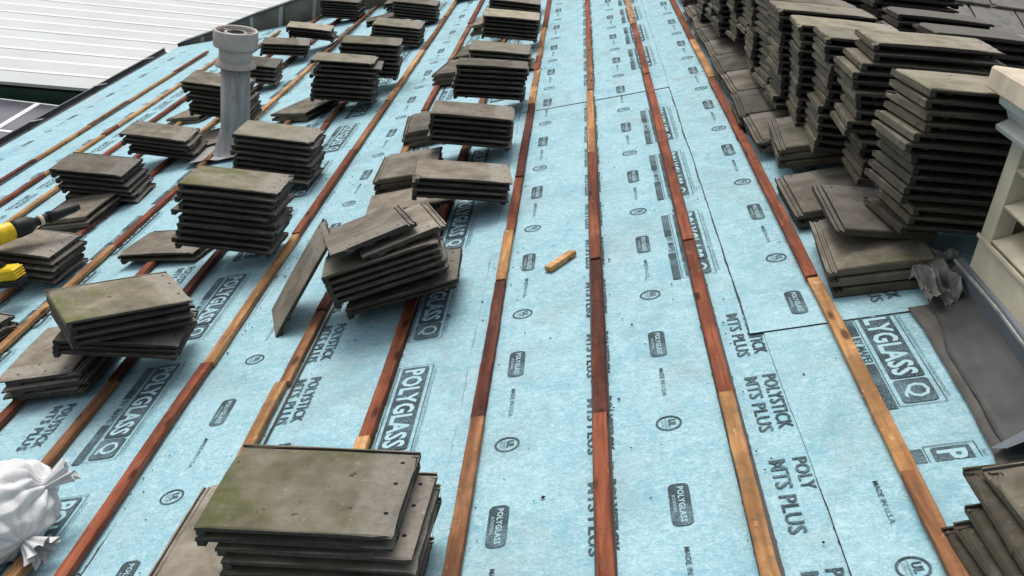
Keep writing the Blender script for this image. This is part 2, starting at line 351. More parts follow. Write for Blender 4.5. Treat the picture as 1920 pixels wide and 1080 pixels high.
# ------------------------------------------------------------------ printing on the membrane (u runs towards -Y, v towards +X)
_txt = {}
def text_geo(body, bold=.02):
    k = (body, bold)
    if k not in _txt:
        cu = bpy.data.curves.new('t', 'FONT'); cu.body = body; cu.resolution_u = 2; cu.offset = bold; cu.space_character = 1.06
        o = link(bpy.data.objects.new('t', cu)); dg = bpy.context.evaluated_depsgraph_get(); dg.update()
        me = bpy.data.meshes.new_from_object(o.evaluated_get(dg)); vs = [tuple(v.co) for v in me.vertices]; fs = [tuple(p.vertices) for p in me.polygons]
        bpy.data.objects.remove(o); bpy.data.curves.remove(cu); bpy.data.meshes.remove(me)
        xs = [v[0] for v in vs]; ys = [v[1] for v in vs]
        _txt[k] = ([((x - min(xs)) / (max(xs) - min(xs)), (y - min(ys)) / (max(ys) - min(ys))) for x, y, _ in vs], fs)
    return _txt[k]
class Print:
    def __init__(s): s.v = []; s.f = []; s.m = []
    def text(s, body, u0, u1, v0, v1, z=0, mat=0, bold=.02):
        vs, fs = text_geo(body, bold); o = len(s.v)
        for a, b in vs: s.v.append((v0 + (v1 - v0) * b, -(u0 + (u1 - u0) * a), z))
        for f in fs: s.f.append(tuple(o + i for i in f)); s.m.append(mat)
    def poly(s, uv, z=0, mat=0):
        o = len(s.v); s.v += [(v, -u, z) for u, v in uv]; s.f.append(tuple(range(o, o + len(uv)))); s.m.append(mat)
    def rrect(s, u0, u1, v0, v1, r=.01, z=0, mat=0):
        pts = []
        for cu_, cv_, a0 in ((u1 - r, v1 - r, 0), (u0 + r, v1 - r, 90), (u0 + r, v0 + r, 180), (u1 - r, v0 + r, 270)):
            for i in range(4): a = R(a0 + i * 30); pts.append((cu_ + r * math.cos(a), cv_ + r * math.sin(a)))
        s.poly(pts, z, mat)
    def ring(s, cu_, cv_, ru, rv, t, z=0, mat=0, n=28):
        o = len(s.v)
        for i in range(n):
            a = 2 * math.pi * i / n; s.v.append((cv_ + rv * math.sin(a), -(cu_ + ru * math.cos(a)), z)); s.v.append((cv_ + (rv - t) * math.sin(a), -(cu_ + (ru - t) * math.cos(a)), z))
        for i in range(n): j = (i + 1) % n; s.f.append((o + 2 * i, o + 2 * j, o + 2 * j + 1, o + 2 * i + 1)); s.m.append(mat)
    def mesh(s, name):
        fs = []
        for f in s.f:
            a, b, c = (Vector(s.v[i]) for i in f[:3]); n = Vector((0, 0, 0)); P = [Vector(s.v[i]) for i in f]
            for i in range(len(P)): p, q = P[i], P[(i + 1) % len(P)]; n += p.cross(q)
            fs.append(f if n.z > 0 else tuple(reversed(f)))
        return mesh_of(name, s.v, fs, [M_ink, M_inkpale, M_inkfaint], fm=s.m)
p = Print()     # maker's banner: 0.63 long, 0.166 wide
p.rrect(0, .225, 0, .028, .002); p.rrect(.395, .63, 0, .028, .002); p.text('BY MAPEI', .238, .382, .004, .028, bold=.01)
p.poly([(-.006, .032), (.622, .032), (.622, .0345), (-.006, .0345)]); p.poly([(-.006, .150), (.622, .150), (.622, .1525), (-.006, .1525)])
p.poly([(-.0085, .032), (-.006, .032), (-.006, .1525), (-.0085, .1525)]); p.poly([(.622, .032), (.6245, .032), (.6245, .1525), (.622, .1525)])
p.rrect(.002, .487, .046, .137, .008); p.text('POLYGLASS', .016, .475, .057, .126, .0006, 1, .03)
p.rrect(.497, .612, .046, .137, .014); p.text('Q', .520, .590, .058, .128, .0006, 1, .01)
p.text('ROOFING AND WATERPROOFING UNDERLAYMENTS', .03, .60, .156, .166, 0, 2, 0)
LOGO = p.mesh('banner_print')
p = Print(); p.text('POLYSTICK', 0, .28, .050, .090, bold=.018); p.text('MTS PLUS', .002, .285, .0, .038, bold=.016); MTS = p.mesh('product_name_print')
p = Print(); p.text('POLYSTICK', 0, .28, .042, .074, bold=.018); p.text('MTS PLUS', .002, .285, .0, .032, bold=.016); MTSN = p.mesh('product_name_print')
p = Print(); p.text('POLY', 0, .13, .058, .094, bold=.018); p.text('MTS PLUS', .0, .285, .0, .042, bold=.016); MTSB = p.mesh('product_name_print')
p = Print(); p.rrect(-.082, .082, -.026, .026, .017); p.text('POLYGLASS', -.068, .070, -.004, .012, .0005, 1, .02); p.text('ROOFING', -.035, .03, -.018, -.010, .0005, 1, .0); PILL = p.mesh('pill_print')
p = Print(); p.ring(0, 0, .036, .036, .006); p.text('UL', -.017, .017, -.002, .020, bold=.03); p.text('CLASSIFIED', -.024, .024, -.011, -.005, bold=.0); p.text('ASTM D1970', -.018, .018, -.020, -.014, bold=0); RING = p.mesh('seal_print')
p = Print(); p.text('MADE IN U.S.A.', -.08, .08, -.0065, .0065, bold=.01); MADE = p.mesh('origin_print')
def pr(sh, me, x, y, z): obj(me.name.split('.')[0], me, SH[sh], T(x, y, z))
PER = .8205
def column(sh, me, x, yref, y0, y1, z, per=PER):
    k = math.ceil((y0 - yref) / per)
    while yref + k * per < y1: pr(sh, me, x, yref + k * per, z); k += 1
def marks(sh, x, ph, y0, y1, z): column(sh, PILL, x, ph, y0, y1, z); column(sh, RING, x, ph + .360, y0, y1, z); column(sh, MADE, x, ph + .582, y0, y1, z)
ZP = .0066
marks('A', -.266, 2.012, .3, 5.9, ZP); marks('A2', -.266, 2.012, 6.05, 12, .0098); marks('A', .184, 2.012, .3, 5.9, .0050); marks('A2', .184, 2.012, 6.05, 12, .0082)
column('A', MTSN, -.041, 2.555, .3, 5.9, .0062, .4102); column('A2', MTSN, -.041, 2.555, 6.3, 12, .0094, .4102)
column('A', LOGO, .272, 3.915, 3.9, 5.9, .0050); column('A2', LOGO, .272, 3.915, 6.7, 12, .0080)
for y, me in ((2.962, MTS), (2.555, MTS), (2.140, MTSB), (1.73, MTS)): pr('A', me, .412, y, .0044)
marks('B', -1.253, 2.795, .3, 12, ZP); column('B', MTS, -1.036, 2.945, .3, 12, ZP - .0005, .4022); column('B', LOGO, -.702, 2.912, .3, 12, .0050)
marks('D', -2.17, 2.50, .3, 12, ZP); column('D', MTS, -1.975, 3.02, .3, 12, ZP, .4102); column('D', LOGO, -1.700, 3.222, .3, 12, .0050)
marks('E', -3.09, 2.3, .3, 12, ZP); column('E', MTS, -2.90, 3.1, .3, 12, ZP, .4102); column('E', LOGO, -2.600, 4.42, .3, 12, .0050)
marks('F', -4.0, 2.6, .3, 12, ZP); column('F', MTS, -3.8, 3.3, .3, 12, ZP, .4102)
marks('G', -4.755, 7.95, .3, 12, .0046)
marks('C1', .635, 1.337, .3, 2.0, .0112)
marks('C3', .636, 2.962, 2.9, 12, .0118); column('C3', MTS, .852, 3.17, 3.1, 12, .0110, .4102)
pr('C2', LOGO, .742, 2.922, .0066); pr('C2', LOGO, .742, 2.106, .0066)

# ------------------------------------------------------------------ battens: rows of boards nailed along the slope
def board_mesh(y0, y1, mat, seed, wdt=.040, th=.019):
    n = max(2, int((y1 - y0) / .05)); vs, fs = [], []; r = random.Random(seed)
    for i in range(n + 1):
        y = y0 + (y1 - y0) * i / n; dx = noise.noise((y * .9, seed, 0)) * .006 + noise.noise((y * 6, seed, 2)) * .0015; dw = noise.noise((y * 14, seed, 4)) * .0022; dz = abs(noise.noise((y * 1.3, seed, 7))) * .003 + noise.noise((y * 18, seed, 6)) * .0006
        h, b = wdt / 2 + dw, .0022
        for x, z in ((-h, 0), (-h, th - b), (-h + b, th), (h - b, th), (h, th - b), (h, 0)): vs.append((x + dx, y, z + dz + .0))
    for i in range(n):
        for k in range(6): a = i * 6 + k; b2 = i * 6 + (k + 1) % 6; fs.append((a, a + 6, b2 + 6, b2))
    fs.append(tuple(range(6))); fs.append(tuple(n * 6 + i for i in range(5, -1, -1)))
    return mesh_of('board', vs, fs, [mat])
R_, D_, T_, B_ = W_red, W_dark, W_tan, W_brown
BAT = [  # x at y=0, slope per metre, end y, label, cuts and woods
 (0.713, .0003, YT, 'timber batten running along the foot of the tall tile towers', [(-3, B_), (1.99, T_), (3.08, R_), (4.7, R_), (5.9, T_), (7.0, R_), (9.3, R_)]),
 (0.351, .0006, YT, 'reddish timber batten second from the tile towers', [(-3, T_), (2.45, R_), (3.56, R_), (4.86, R_), (6.3, R_), (8.0, T_), (9.6, B_)]),
 (0.0, .0003, YT, 'red-brown timber batten in the middle of the open blue strip', [(-3, R_), (2.43, D_), (3.52, R_), (4.87, T_), (6.15, B_), (7.6, R_), (9.5, T_)]),
 (-0.357, -.0008, YT, 'patchy dark and tan timber batten just right of the offcut-side stacks', [(-3, B_), (2.50, D_), (3.46, T_), (3.97, R_), (4.68, D_), (6.07, T_), (7.0, R_), (7.45, T_), (8.6, R_)]),
 (-0.700, -.0005, YT, 'red timber batten under the tilted tile pile', [(-3, T_), (2.48, R_), (4.0, R_), (6.0, B_), (8.4, R_)]),
 (-1.055, -.0045, YT, 'timber batten passing beside the foot of the leaning tile', [(-3, T_), (2.9, B_), (3.45, D_), (4.3, T_), (6.4, R_), (8.0, B_), (9.5, R_)]),
 (-1.424, .0002, YT, 'long timber batten uncovered from bottom left to the top of the roof', [(-3, R_), (3.14, T_), (4.40, R_), (5.75, B_), (6.9, T_), (8.6, B_), (10.2, T_)]),
 (-1.775, -.003, YT, 'timber batten passing between the white sack and the long batten', [(-3, T_), (2.4, B_), (3.12, D_), (4.9, R_), (6.6, B_), (8.9, R_)]),
 (-2.139, 0, YT, 'dark red timber batten behind the bottom left tile pile', [(-3, R_), (4.9, R_), (5.9, B_), (6.9, T_), (7.7, R_)]),
 (-2.508, .0008, YT, 'pale timber batten below the power tool', [(-3, T_), (4.70, R_), (6.0, B_), (7.1, T_), (9.0, B_)]),
 (-2.86, .0008, YT, 'red timber batten under the left middle stacks', [(-3, T_), (4.8, R_), (6.6, T_), (7.6, B_), (9.4, R_)]),
 (-3.21, 0, YT, 'timber batten fourth up from the gutter', [(-3, T_), (5.65, R_), (6.7, T_), (7.8, R_), (9.0, R_)]),
 (-3.56, .0, 11.6, 'timber batten third up from the gutter', [(-3, T_), (6.55, R_), (7.5, R_), (8.9, R_), (10.2, T_)]),
 (-3.90, .0, 11.6, 'timber batten second up from the gutter', [(-3, R_), (6.6, T_), (7.6, R_), (7.85, T_), (9.35, R_), (9.85, T_)]),
 (-4.262, .0, 11.1, 'lowest timber batten, nearest the gutter', [(-3, D_), (7.15, T_), (8.1, B_), (8.9, T_), (10.1, R_)]),
]
for bi, (x0, sl, ye, lab, cuts) in enumerate(BAT):
    e = empty('roof_batten', RF @ T(x0, 0, .0135 if x0 > .4 else .0085) @ RZ(-sl)); tag(e, lab, 'batten', 'timber battens along the roof')
    for i, (y, m) in enumerate(cuts):
        y1 = cuts[i + 1][0] if i + 1 < len(cuts) else ye
        if y1 <= y: continue
        y = max(y, -.6)
        if y1 <= y: continue
        b = obj('board', board_mesh(y + .0035, y1 - .0035, m, bi * 10 + i), e, T(rnd.uniform(-.003, .003), 0, rnd.uniform(0, .001) + (.0055 if i % 2 == 0 else 0)))

# ------------------------------------------------------------------ flat interlocking concrete tile (top face at z = 0)
L, W, TH = .432, .320, .0295
def tile_mesh(mat, seed):
    r = random.Random(seed); bm = bmesh.new(); H = L / 2
    prof = [(-.160, -.0125), (-.160, -.003), (-.157, 0), (-.148, 0), (-.11, 0), (-.07, 0), (-.03, 0), (.01, 0), (.05, 0), (.09, 0), (.118, 0), (.127, 0), (.130, -.003), (.130, -.013), (.136, -.0155), (.139, -.011), (.144, -.011), (.147, -.0155), (.153, -.0155), (.155, -.010), (.160, -.010), (.160, -.0265), (.08, -.0265), (.076, -.0215), (-.076, -.0215), (-.08, -.0265), (-.102, -.0265), (-.106, -.0125)]
    xs = [-H, -H + .004, -H + .03, -H + .12, 0, .12, H - .045, H - .018, H]; rings = []
    rag = r.uniform(.002, .007); chips = [(r.choice((-1, 1)), r.choice((-.15, .12)), r.uniform(.008, .026)) for _ in range(r.choice((0, 1, 1, 2)))]
    warp = r.uniform(-.0018, .0018); s9 = r.uniform(0, 50)
    for k, x in enumerate(xs):
        ring = []
        for (y, z) in prof:
            end = k == len(xs) - 1
            topv = z > -.004
            dz = (-.004 if k == 0 and topv else 0) + (-.003 if end and topv else 0)
            if end and topv: dz -= max(0, noise.noise((y * 40, s9, 2))) * .006
            j = r.uniform(-.0014, .0014) if abs(y) > .15 else 0
            jx = -abs(noise.noise((y * 22, s9, 5))) * rag * 2.4 + r.uniform(-.001, .001) if end else (noise.noise((y * 25, s9, 7)) * .0025 if k == 0 else 0)
            for sx, cyy, cs in chips:
                if (k >= len(xs) - 1 if sx > 0 else k <= 1) and abs(y - cyy) < .03: jx -= sx * cs * max(0, 1 - abs(y - cyy) / .035)
            ring.append(bm.verts.new((x + jx, y + j, z + dz + (r.uniform(-.0006, .0006) if topv else 0) + (warp * (y / .15) ** 2 - .0025 * (x / H) ** 2 if topv else 0))))
        rings.append(ring)
    n = len(prof)
    for k in range(len(xs) - 1):
        for i in range(n): bm.faces.new((rings[k][i], rings[k][(i + 1) % n], rings[k + 1][(i + 1) % n], rings[k + 1][i]))
    bm.faces.new(list(reversed(rings[0]))); bm.faces.new(rings[-1])
    # nose apron under the exposed end, hanging lugs and ribs under the head
    bm_box(bm, -H + .001, -H + .022, -.157, .127, -TH, -.012, .002)
    bm_box(bm, -H + .07, -H + .085, -.12, .15, -TH + .002, -.02)
    for y in (-.115, -.02, .075): bm_box(bm, H - .034 + r.uniform(-.003, .003), H - .012, y - .018, y + .018, -TH - .002, -.012)
    bmesh.ops.recalc_face_normals(bm, faces=bm.faces)
    return bm_mesh(bm, 'roof_tile', [mat])
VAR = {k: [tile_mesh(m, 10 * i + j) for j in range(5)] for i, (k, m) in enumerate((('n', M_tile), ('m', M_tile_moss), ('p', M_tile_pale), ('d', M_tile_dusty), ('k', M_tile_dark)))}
ORD = 'top second third fourth fifth sixth seventh eighth ninth tenth eleventh twelfth thirteenth fourteenth fifteenth sixteenth'.split()
NT = 0
def pose(pos, yaw, tilt, pitch): return T(*pos) @ RY(R(tilt)) @ RZ(R(yaw)) @ RX(R(pitch))
def put_tile(M, kind='n', v=None, label=None, group=None):
    global NT
    NT += 1
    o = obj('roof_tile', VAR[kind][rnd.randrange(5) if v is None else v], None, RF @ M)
    tag(o, label, 'roof tile', group); return o
def stack(desc, pos, yaw, tilt, pitch, n, t, drift=(0, 0), top='n', jit=.006, body='n', offs={}, fan=0, last=None):
    M0 = pose(pos, yaw, tilt, pitch)
    for k in range(n):
        f = k / max(1, n - 1); dx, dy = rnd.gauss(0, jit), rnd.gauss(0, jit * .8)
        if k == 0: dx = dy = 0
        ox, oy, orot = offs.get(k, (0, 0, 0))
        M = M0 @ T(drift[0] * f + dx + ox, drift[1] * f + dy + oy, -t * k) @ RZ(R(rnd.gauss(0, .9) * (k > 0) + orot + fan * f))
        lab = ('%s tile of the %s' if k == 0 else '%s tile down in the %s') % (ORD[k], desc)
        if k == n - 1 and n > 1: lab = 'bottom tile of the %s' % desc
        if n == 1: lab = desc
        put_tile(M, top if k == 0 else body, None, lab, 'tiles of the ' + desc if n > 1 else 'single loose tiles')

# stacks on the left part of the slope (poses in the roof frame)
stack('big mossy stack nearest the camera', (-.615, 1.846, .306), -2.2, 10.5, .8, 9, .0312, (.010, 0), 'm', .006, 'n', {1: (-.003, -.002, .3), 2: (.028, .004, 0), 3: (.034, .002, .5), 4: (.036, 0, 0), 5: (.04, .01, 1)})
stack('skewed green-topped stack above the white sack', (-1.675, 3.187, .331), 37.8, 16.8, -2.8, 4, .0300, (.012, .014), 'm', .004, 'n')
stack('thin dusty stack under the skewed green stack', (-1.70, 3.215, .2000), 7, 16, -2, 3, .0315, (-.015, .03), 'd', .008, 'n')
stack('tall ten-high stack left of the leaning tile', (-1.532, 4.206, .400), 1.2, 17.2, -3.4, 10, .0325, (-.02, .04), 'm', .009, 'n', {4: (-.02, 0, 0), 8: (-.02, -.01, 1), 9: (-.02, 0, 0)})
stack('eight-high stack just right of the vent pipe', (-1.681, 5.326, .320), .5, 17.5, -1.3, 8, .0318, (-.001, 0), 'p', .007)
stack('low stack left of the vent pipe', (-2.835, 6.363, .231), 2.1, 18.4, .3, 5, .0314, (.03, .03), 'n', .010)
stack('spread stack behind the power tool', (-2.93, 5.62, .262), 0, 16, 2, 6, .0335, (.06, .02), 'd', .011)
stack('tall nine-high stack in the left middle distance', (-1.655, 6.976, .366), 4.3, 15.6, -2, 9, .0330, (.008, 0), 'p', .010, 'n', {1: (.03, 0, 0), 2: (.025, 0, 0)})
stack('stack right behind the tall nine-high stack', (-1.554, 7.482, .369), 5.2, 15.3, -1.1, 8, .0330, (-.01, -.01), 'm', .009)
stack('pale-topped stack third back beside the long batten', (-1.653, 9.057, .228), -.2, 16, 2.1, 6, .0285, (0, -.03), 'p', .008)
stack('farthest stack beside the long batten', (-1.66, 10.194, .237), 1.1, 16.8, -.1, 6, .0285, (.01, -.01), 'n', .008)
stack('farthest stack near the grey parapet', (-2.707, 11.463, .252), -2.9, 14.4, .6, 7, .0285, (0, -.01), 'n', .008)
stack('four-high stack behind the pipe cap', (-2.816, 9.435, .207), 9.8, 15.4, .2, 4, .0314, (0, .02), 'n', .008)
stack('four-high stack in front of the grey parapet', (-2.677, 9.864, .244), 6.5, 18, -1.2, 4, .0310, (.03, .05), 'p', .008)
stack('stack half hidden right behind the pipe collar', (-2.814, 8.417, .245), 5.3, 17.1, 1.5, 5, .0326, (0, -.03), 'n', .008)
stack('seven-high stack cut by the pipe', (-2.582, 6.98, .383), .9, 18.6, 1.1, 8, .0325, (.04, .03), 'n', .009)
stack('four-high stack behind the tilted pile', (-.560, 4.372, .208), 6.2, 16.2, -2.7, 4, .0300, (-.012, .02), 'd', .004)
stack('six-high stack second in the middle column', (-.585, 5.219, .267), 1.9, 15.9, -1.6, 6, .0305, (0, .02), 'd', .005)
stack('seven-high stack third in the middle column', (-.545, 6.133, .309), 2.5, 14.6, -4.4, 7, .0305, (-.02, .017), 'n', .006)
stack('short stack fourth in the middle column', (-.603, 7.235, .189), 1, 15.8, 1.5, 4, .0300, (.02, 0), 'p', .006)
stack('six-high stack fifth in the middle column', (-.546, 7.949, .287), 2, 16.1, 1.1, 6, .0310, (0, .03), 'p', .006)
stack('farthest stack in the middle column', (-.567, 8.75, .285), 2.6, 17.2, 1.9, 6, .0300, (0, .02), 'n', .006)
stack('second farthest stack of the middle column', (-.60, 9.55, .30), 1, 16.5, 0, 6, .0310, (0, 0), 'n', .008)
stack('stack under the power tool', (-2.775, 4.43, .225), -3, 16, 0, 5, .0320, (.02, .01), 'd', .010)
stack('stack cut off by the left picture edge', (-2.76, 3.68, .150), -14, 12, 0, 4, .0320, (.02, 0), 'd', .010)
# the tilted pile with the leaning tile
stack('tilted pile beside the leaning tile', (-.752, 3.378, .277), 10.8, -4.9, -2.9, 5, .0290, (0, .043), 'd', .004)
stack('pair of tiles beneath the tilted pile', (-.712, 3.45, .115), 3.3, -6, 1, 2, .0310, (-.02, .03), 'n', .005)
put_tile(T(-.701, 3.468, .309) @ RZ(R(-71)) @ RY(R(-5.5)) @ RX(R(7)), 'd', 1, 'reversed tile lying crosswise on the tilted pile, its ribbed edge at the right', 'single loose tiles')
put_tile(T(-.805, 3.445, .337) @ RZ(R(-70)) @ RY(R(-7.4)) @ RX(R(6)), 'd', 2, 'uppermost crosswise tile on the tilted pile, next to the leaning tile', 'single loose tiles')
lx = Vector((.27, .10, .30)).normalized(); lz = Vector((-.087, -.03, .088)); lz = (lz - lx * lz.dot(lx)).normalized(); ly = lz.cross(lx)
ML = Matrix(((lx.x, ly.x, lz.x, -1.137), (lx.y, ly.y, lz.y, 3.517), (lx.z, ly.z, lz.z, .160), (0, 0, 0, 1)))
put_tile(ML, 'd', 3, 'single tile standing on its end, leaning against the tilted pile', 'single loose tiles')
# low tiles that level the stacks
def flat(desc, x, y, z, yaw, n, kind='n', tilt=1, pitch=0, t=.031, jit=.012): stack(desc, (x, y, z), yaw, tilt, pitch, n, t, (0, 0), kind, jit)
flat('pair of tiles poking out under the ten-high stack', -2.08, 4.50, .070, -12, 2, 'd', 3)
flat('tile pile face down beside the white sack', -2.02, 3.265, .125, -88, 3, 'd', 2, 0, .034, .010)
flat('single dusty tile lying under the big mossy stack', -.985, 2.09, .042, 88, 1, 'd', 3)
flat('three tiles poking out left of the four-high stack', -.945, 4.99, .110, 92, 3, 'd', 2)
flat('single tile flat behind the tilted pile', -.880, 4.60, .050, 5, 1, 'd', 1)
flat('three tiles poking out left of the six-high stack', -.945, 5.86, .100, 95, 3, 'd', 2)
flat('jagged tiles poking out left of the seven-high stack', -.925, 7.30, .105, 80, 3, 'd', 2)
flat('tiles poking out left of the short stack', -.865, 7.93, .085, 84, 2, 'd', 1)
flat('small pile left of the fifth middle stack', -.86, 9.2, .09, 86, 3, 'd', 1)
flat('two loose tiles below the tall nine-high stack', -2.05, 7.07, .075, 66, 2, 'd', 3)
flat('two tiles below the seven-high stack at the pipe', -3.12, 7.72, .060, 72, 2, 'd', 2)
flat('rough pile behind the power tool tip', -2.98, 5.33, .105, 88, 3, 'n', 3, 0, .033, .018)
flat('tiles poking out right of the low stack at the pipe', -2.68, 6.72, .050, -70, 2, 'n', 1)
flat('flat tiles at the foot of the grey parapet', -2.15, 10.9, .06, 10, 2, 'n', 1)
flat('dark tiles between the two farthest left stacks', -2.05, 11.6, .10, 0, 3, 'n', 4)
stack('far stack right of the long batten end', (-1.22, 11.3, .12), 3, 10, 0, 3, .031, (0, 0), 'n', .01)

# tall towers on the right and the stepping stones at their foot
towers = [
 ('nearest tower beside the louvred box', (1.247, 3.061, .590), 3.4, 16.7, -2.2, 14, .0348, 'p', .085, .13),
 ('second tower, behind the nearest tower', (1.265, 3.640, .602), -3.0, 15, -1.5, 15, .0345, 'p', .045, .03),
 ('third tower from the louvred box', (1.192, 4.04, .546), -3.9, 17, -1.8, 14, .0330, 'p', .07, .02),
 ('fourth tower from the louvred box', (1.16, 4.40, .535), -5, 16, -1.6, 13, .0340, 'p', .07, .04),
 ('fifth tower from the louvred box', (1.134, 4.75, .547), -1, 16, -1.6, 14, .0330, 'p', .09, .08),
 ('sixth tower from the louvred box', (1.14, 5.11, .53), 2, 17, -2, 13, .0335, 'n', .09, .04),
 ('seventh tower from the louvred box', (1.14, 5.46, .53), -2, 17, -1, 13, .0335, 'n', .09, .02),
 ('eighth tower from the louvred box', (1.15, 5.81, .52), 1, 17, -2, 12, .0335, 'n', .09, .02),
 ('ninth tower from the louvred box', (1.13, 6.16, .52), -1, 17, -2, 12, .0335, 'n', .09, .02),
]
trng = random.Random(3)
for ti, (d, pos, yaw, tilt, pit, n, t, top, ddx, ddy) in enumerate(towers):
    offs = {}
    run = 0
    for k in range(1, n):
        if trng.random() < .3: run = trng.uniform(-.028, .02)
        offs[k] = (run, trng.uniform(-.008, .008), trng.uniform(-1.5, 1.5))
    if ti == 0:
        for k, v in {1: -.004, 2: -.006, 3: -.01, 4: -.03, 5: -.034, 6: -.012, 7: -.016, 8: -.02, 9: -.03, 10: -.03}.items(): offs[k] = (v, offs[k][1] * .5, offs[k][2] * .4)
    if ti == 1:
        for k, v in {1: .0, 2: -.035, 3: -.055, 4: -.055, 5: -.045, 6: -.02, 7: -.03, 8: -.05, 9: -.06}.items(): offs[k] = (v, offs[k][1], offs[k][2])
    stack(d, pos, yaw, tilt, pit, n, t, (ddx, ddy), top, .004, 'n', offs)
# the towers beyond are only read as a mass
bmv, bmf = [], []
src = VAR['n'][0]
SRCV = [v.co.copy() for v in src.vertices]; SRCF = [tuple(p_.vertices) for p_ in src.polygons]
def mass(M):
    o = len(bmv); bmv.extend([M @ v for v in SRCV]); bmf.extend([tuple(o + i for i in f) for f in SRCF])
for y, x in ((6.52, 1.13), (6.88, 1.15), (7.25, 1.12), (7.6, 1.15), (7.96, 1.12), (8.32, 1.14), (8.7, 1.12), (9.1, 1.14), (9.5, 1.12), (9.95, 1.1), (10.4, 1.12), (10.9, 1.1), (4.45, 1.72), (4.95, 1.70), (5.5, 1.74), (6.1, 1.75)):
    z = trng.uniform(.42, .52) if x < 1.5 else trng.uniform(.36, .44)
    for k in range(12): mass(pose((x, y, z), trng.uniform(-3, 3), 17, -2) @ T(trng.uniform(-.03, .02), trng.uniform(-.01, .01), -.0335 * k))
o = obj('distant_tile_stacks', mesh_of('distant_tile_stacks', bmv, bmf, [M_tile]), None, RF); tag(o, 'mass of stacked grey roof tiles farthest up the right side', 'tile stacks', kind='stuff')
steps = [('first foot pile at the end of the grey sheet', .91, 3.235, .150, 88, 4, 4, 5), ('broad foot tile before the second tower', .905, 3.74, .082, 90, 2, 1, 2), ('lifted foot tile before the third tower', .955, 4.24, .165, 86, 3, 5, 6),
         ('foot tile before the fourth tower', .900, 4.60, .100, 90, 2, 2, 3), ('foot tile before the fifth tower', .895, 5.03, .105, 88, 2, 2, 3), ('foot tile before the sixth tower', .905, 5.46, .108, 91, 2, 2, 3),
         ('foot tile before the seventh tower', .895, 5.90, .108, 90, 2, 2, 3), ('foot tile before the eighth tower', .905, 6.34, .108, 89, 2, 2, 3), ('foot tile before the ninth tower', .90, 6.78, .108, 91, 2, 2, 3), ('slipped foot tile beyond the ninth tower', .91, 7.22, .11, 88, 2, 2, 3),
         ('small foot tile farther up the right side', .90, 7.66, .11, 91, 2, 2, 3), ('raised foot tile far up the right side', .93, 8.15, .17, 84, 3, 5, 3), ('farthest foot tile at the top right', .92, 8.7, .12, 90, 2, 4, 3)]
for i, (d, x, y, z, yaw, n, tl, pt) in enumerate(steps):
    if i == 0:
        stack(d, (.915, 3.165, .108), 86, 0, 0, 3, .0335, (-.015, -.01), 'n', .006)
        put_tile(pose((.965, 3.30, .155), 88, 5, 8), 'd', 1, 'tilted tile resting on the foot pile before the nearest tower', 'single loose tiles')
    else:
        M = T(x, y, z) @ RY(R(tl)) @ RX(R(-2.6)) @ RZ(R(yaw))
        stack('step-like ' + d, (x, y, z), yaw, tl * .4, 0, n, .032, (0, .0), 'd' if i % 2 else 'n', .008)
# stack at the lower right corner
offs = {1: (-.02, .04, -4), 2: (-.055, -.035, -2), 3: (-.067, -.030, -1), 4: (-.085, -.006, 0)}
stack('dark stack in the bottom right corner', (1.03, 1.64, .178), 5, 2, 0, 5, .0335, (0, 0), 'n', .002, 'k', offs)

# ------------------------------------------------------------------ small things on the membrane
b = obj('wood_offcut', box_mesh('wood_offcut', -.080, .080, -.017, .017, 0, .021, W_cut, .002), None, RF @ T(-.135, 3.585, .0075) @ RZ(R(53))); tag(b, 'short fresh wood offcut lying loose on the open blue membrane', 'offcut')
b = obj('wood_stick', box_mesh('wood_stick', -.02, .02, -.45, .0, 0, .03, W_tan, .002), None, RF @ T(-1.565, 2.125, .01) @ RZ(R(-6))); tag(b, 'pale timber stick end below the white sack', 'stick')
vs, fs = [], []
cr = random.Random(11)
for i in range(1000):
    x, y = (cr.uniform(-3.2, .9), cr.uniform(1.4, 9)) if i % 2 else (cr.choice([-1.40, -.35, .02, .36, -.72, -1.07, .70]) + cr.gauss(.02, .03), cr.uniform(1.4, 8))
    r = cr.uniform(.0012, .0045) * (1.6 if cr.random() < .06 else 1); a = cr.uniform(0, 6.28); o_ = len(vs); z = .0105
    for k in range(4): vs.append((x + r * math.cos(a + k * 1.57) * cr.uniform(.6, 1.3), y + r * math.sin(a + k * 1.57) * cr.uniform(.6, 1.3), z - .002))
    vs.append((x, y, z + r * .6)); fs += [(o_ + k, o_ + (k + 1) % 4, o_ + 4) for k in range(4)]
o = obj('debris_crumbs', mesh_of('debris_crumbs', vs, fs, [M_crumb]), None, RF); tag(o, 'dark crumbs of tile and dirt scattered over the blue membrane', 'debris', kind='stuff')

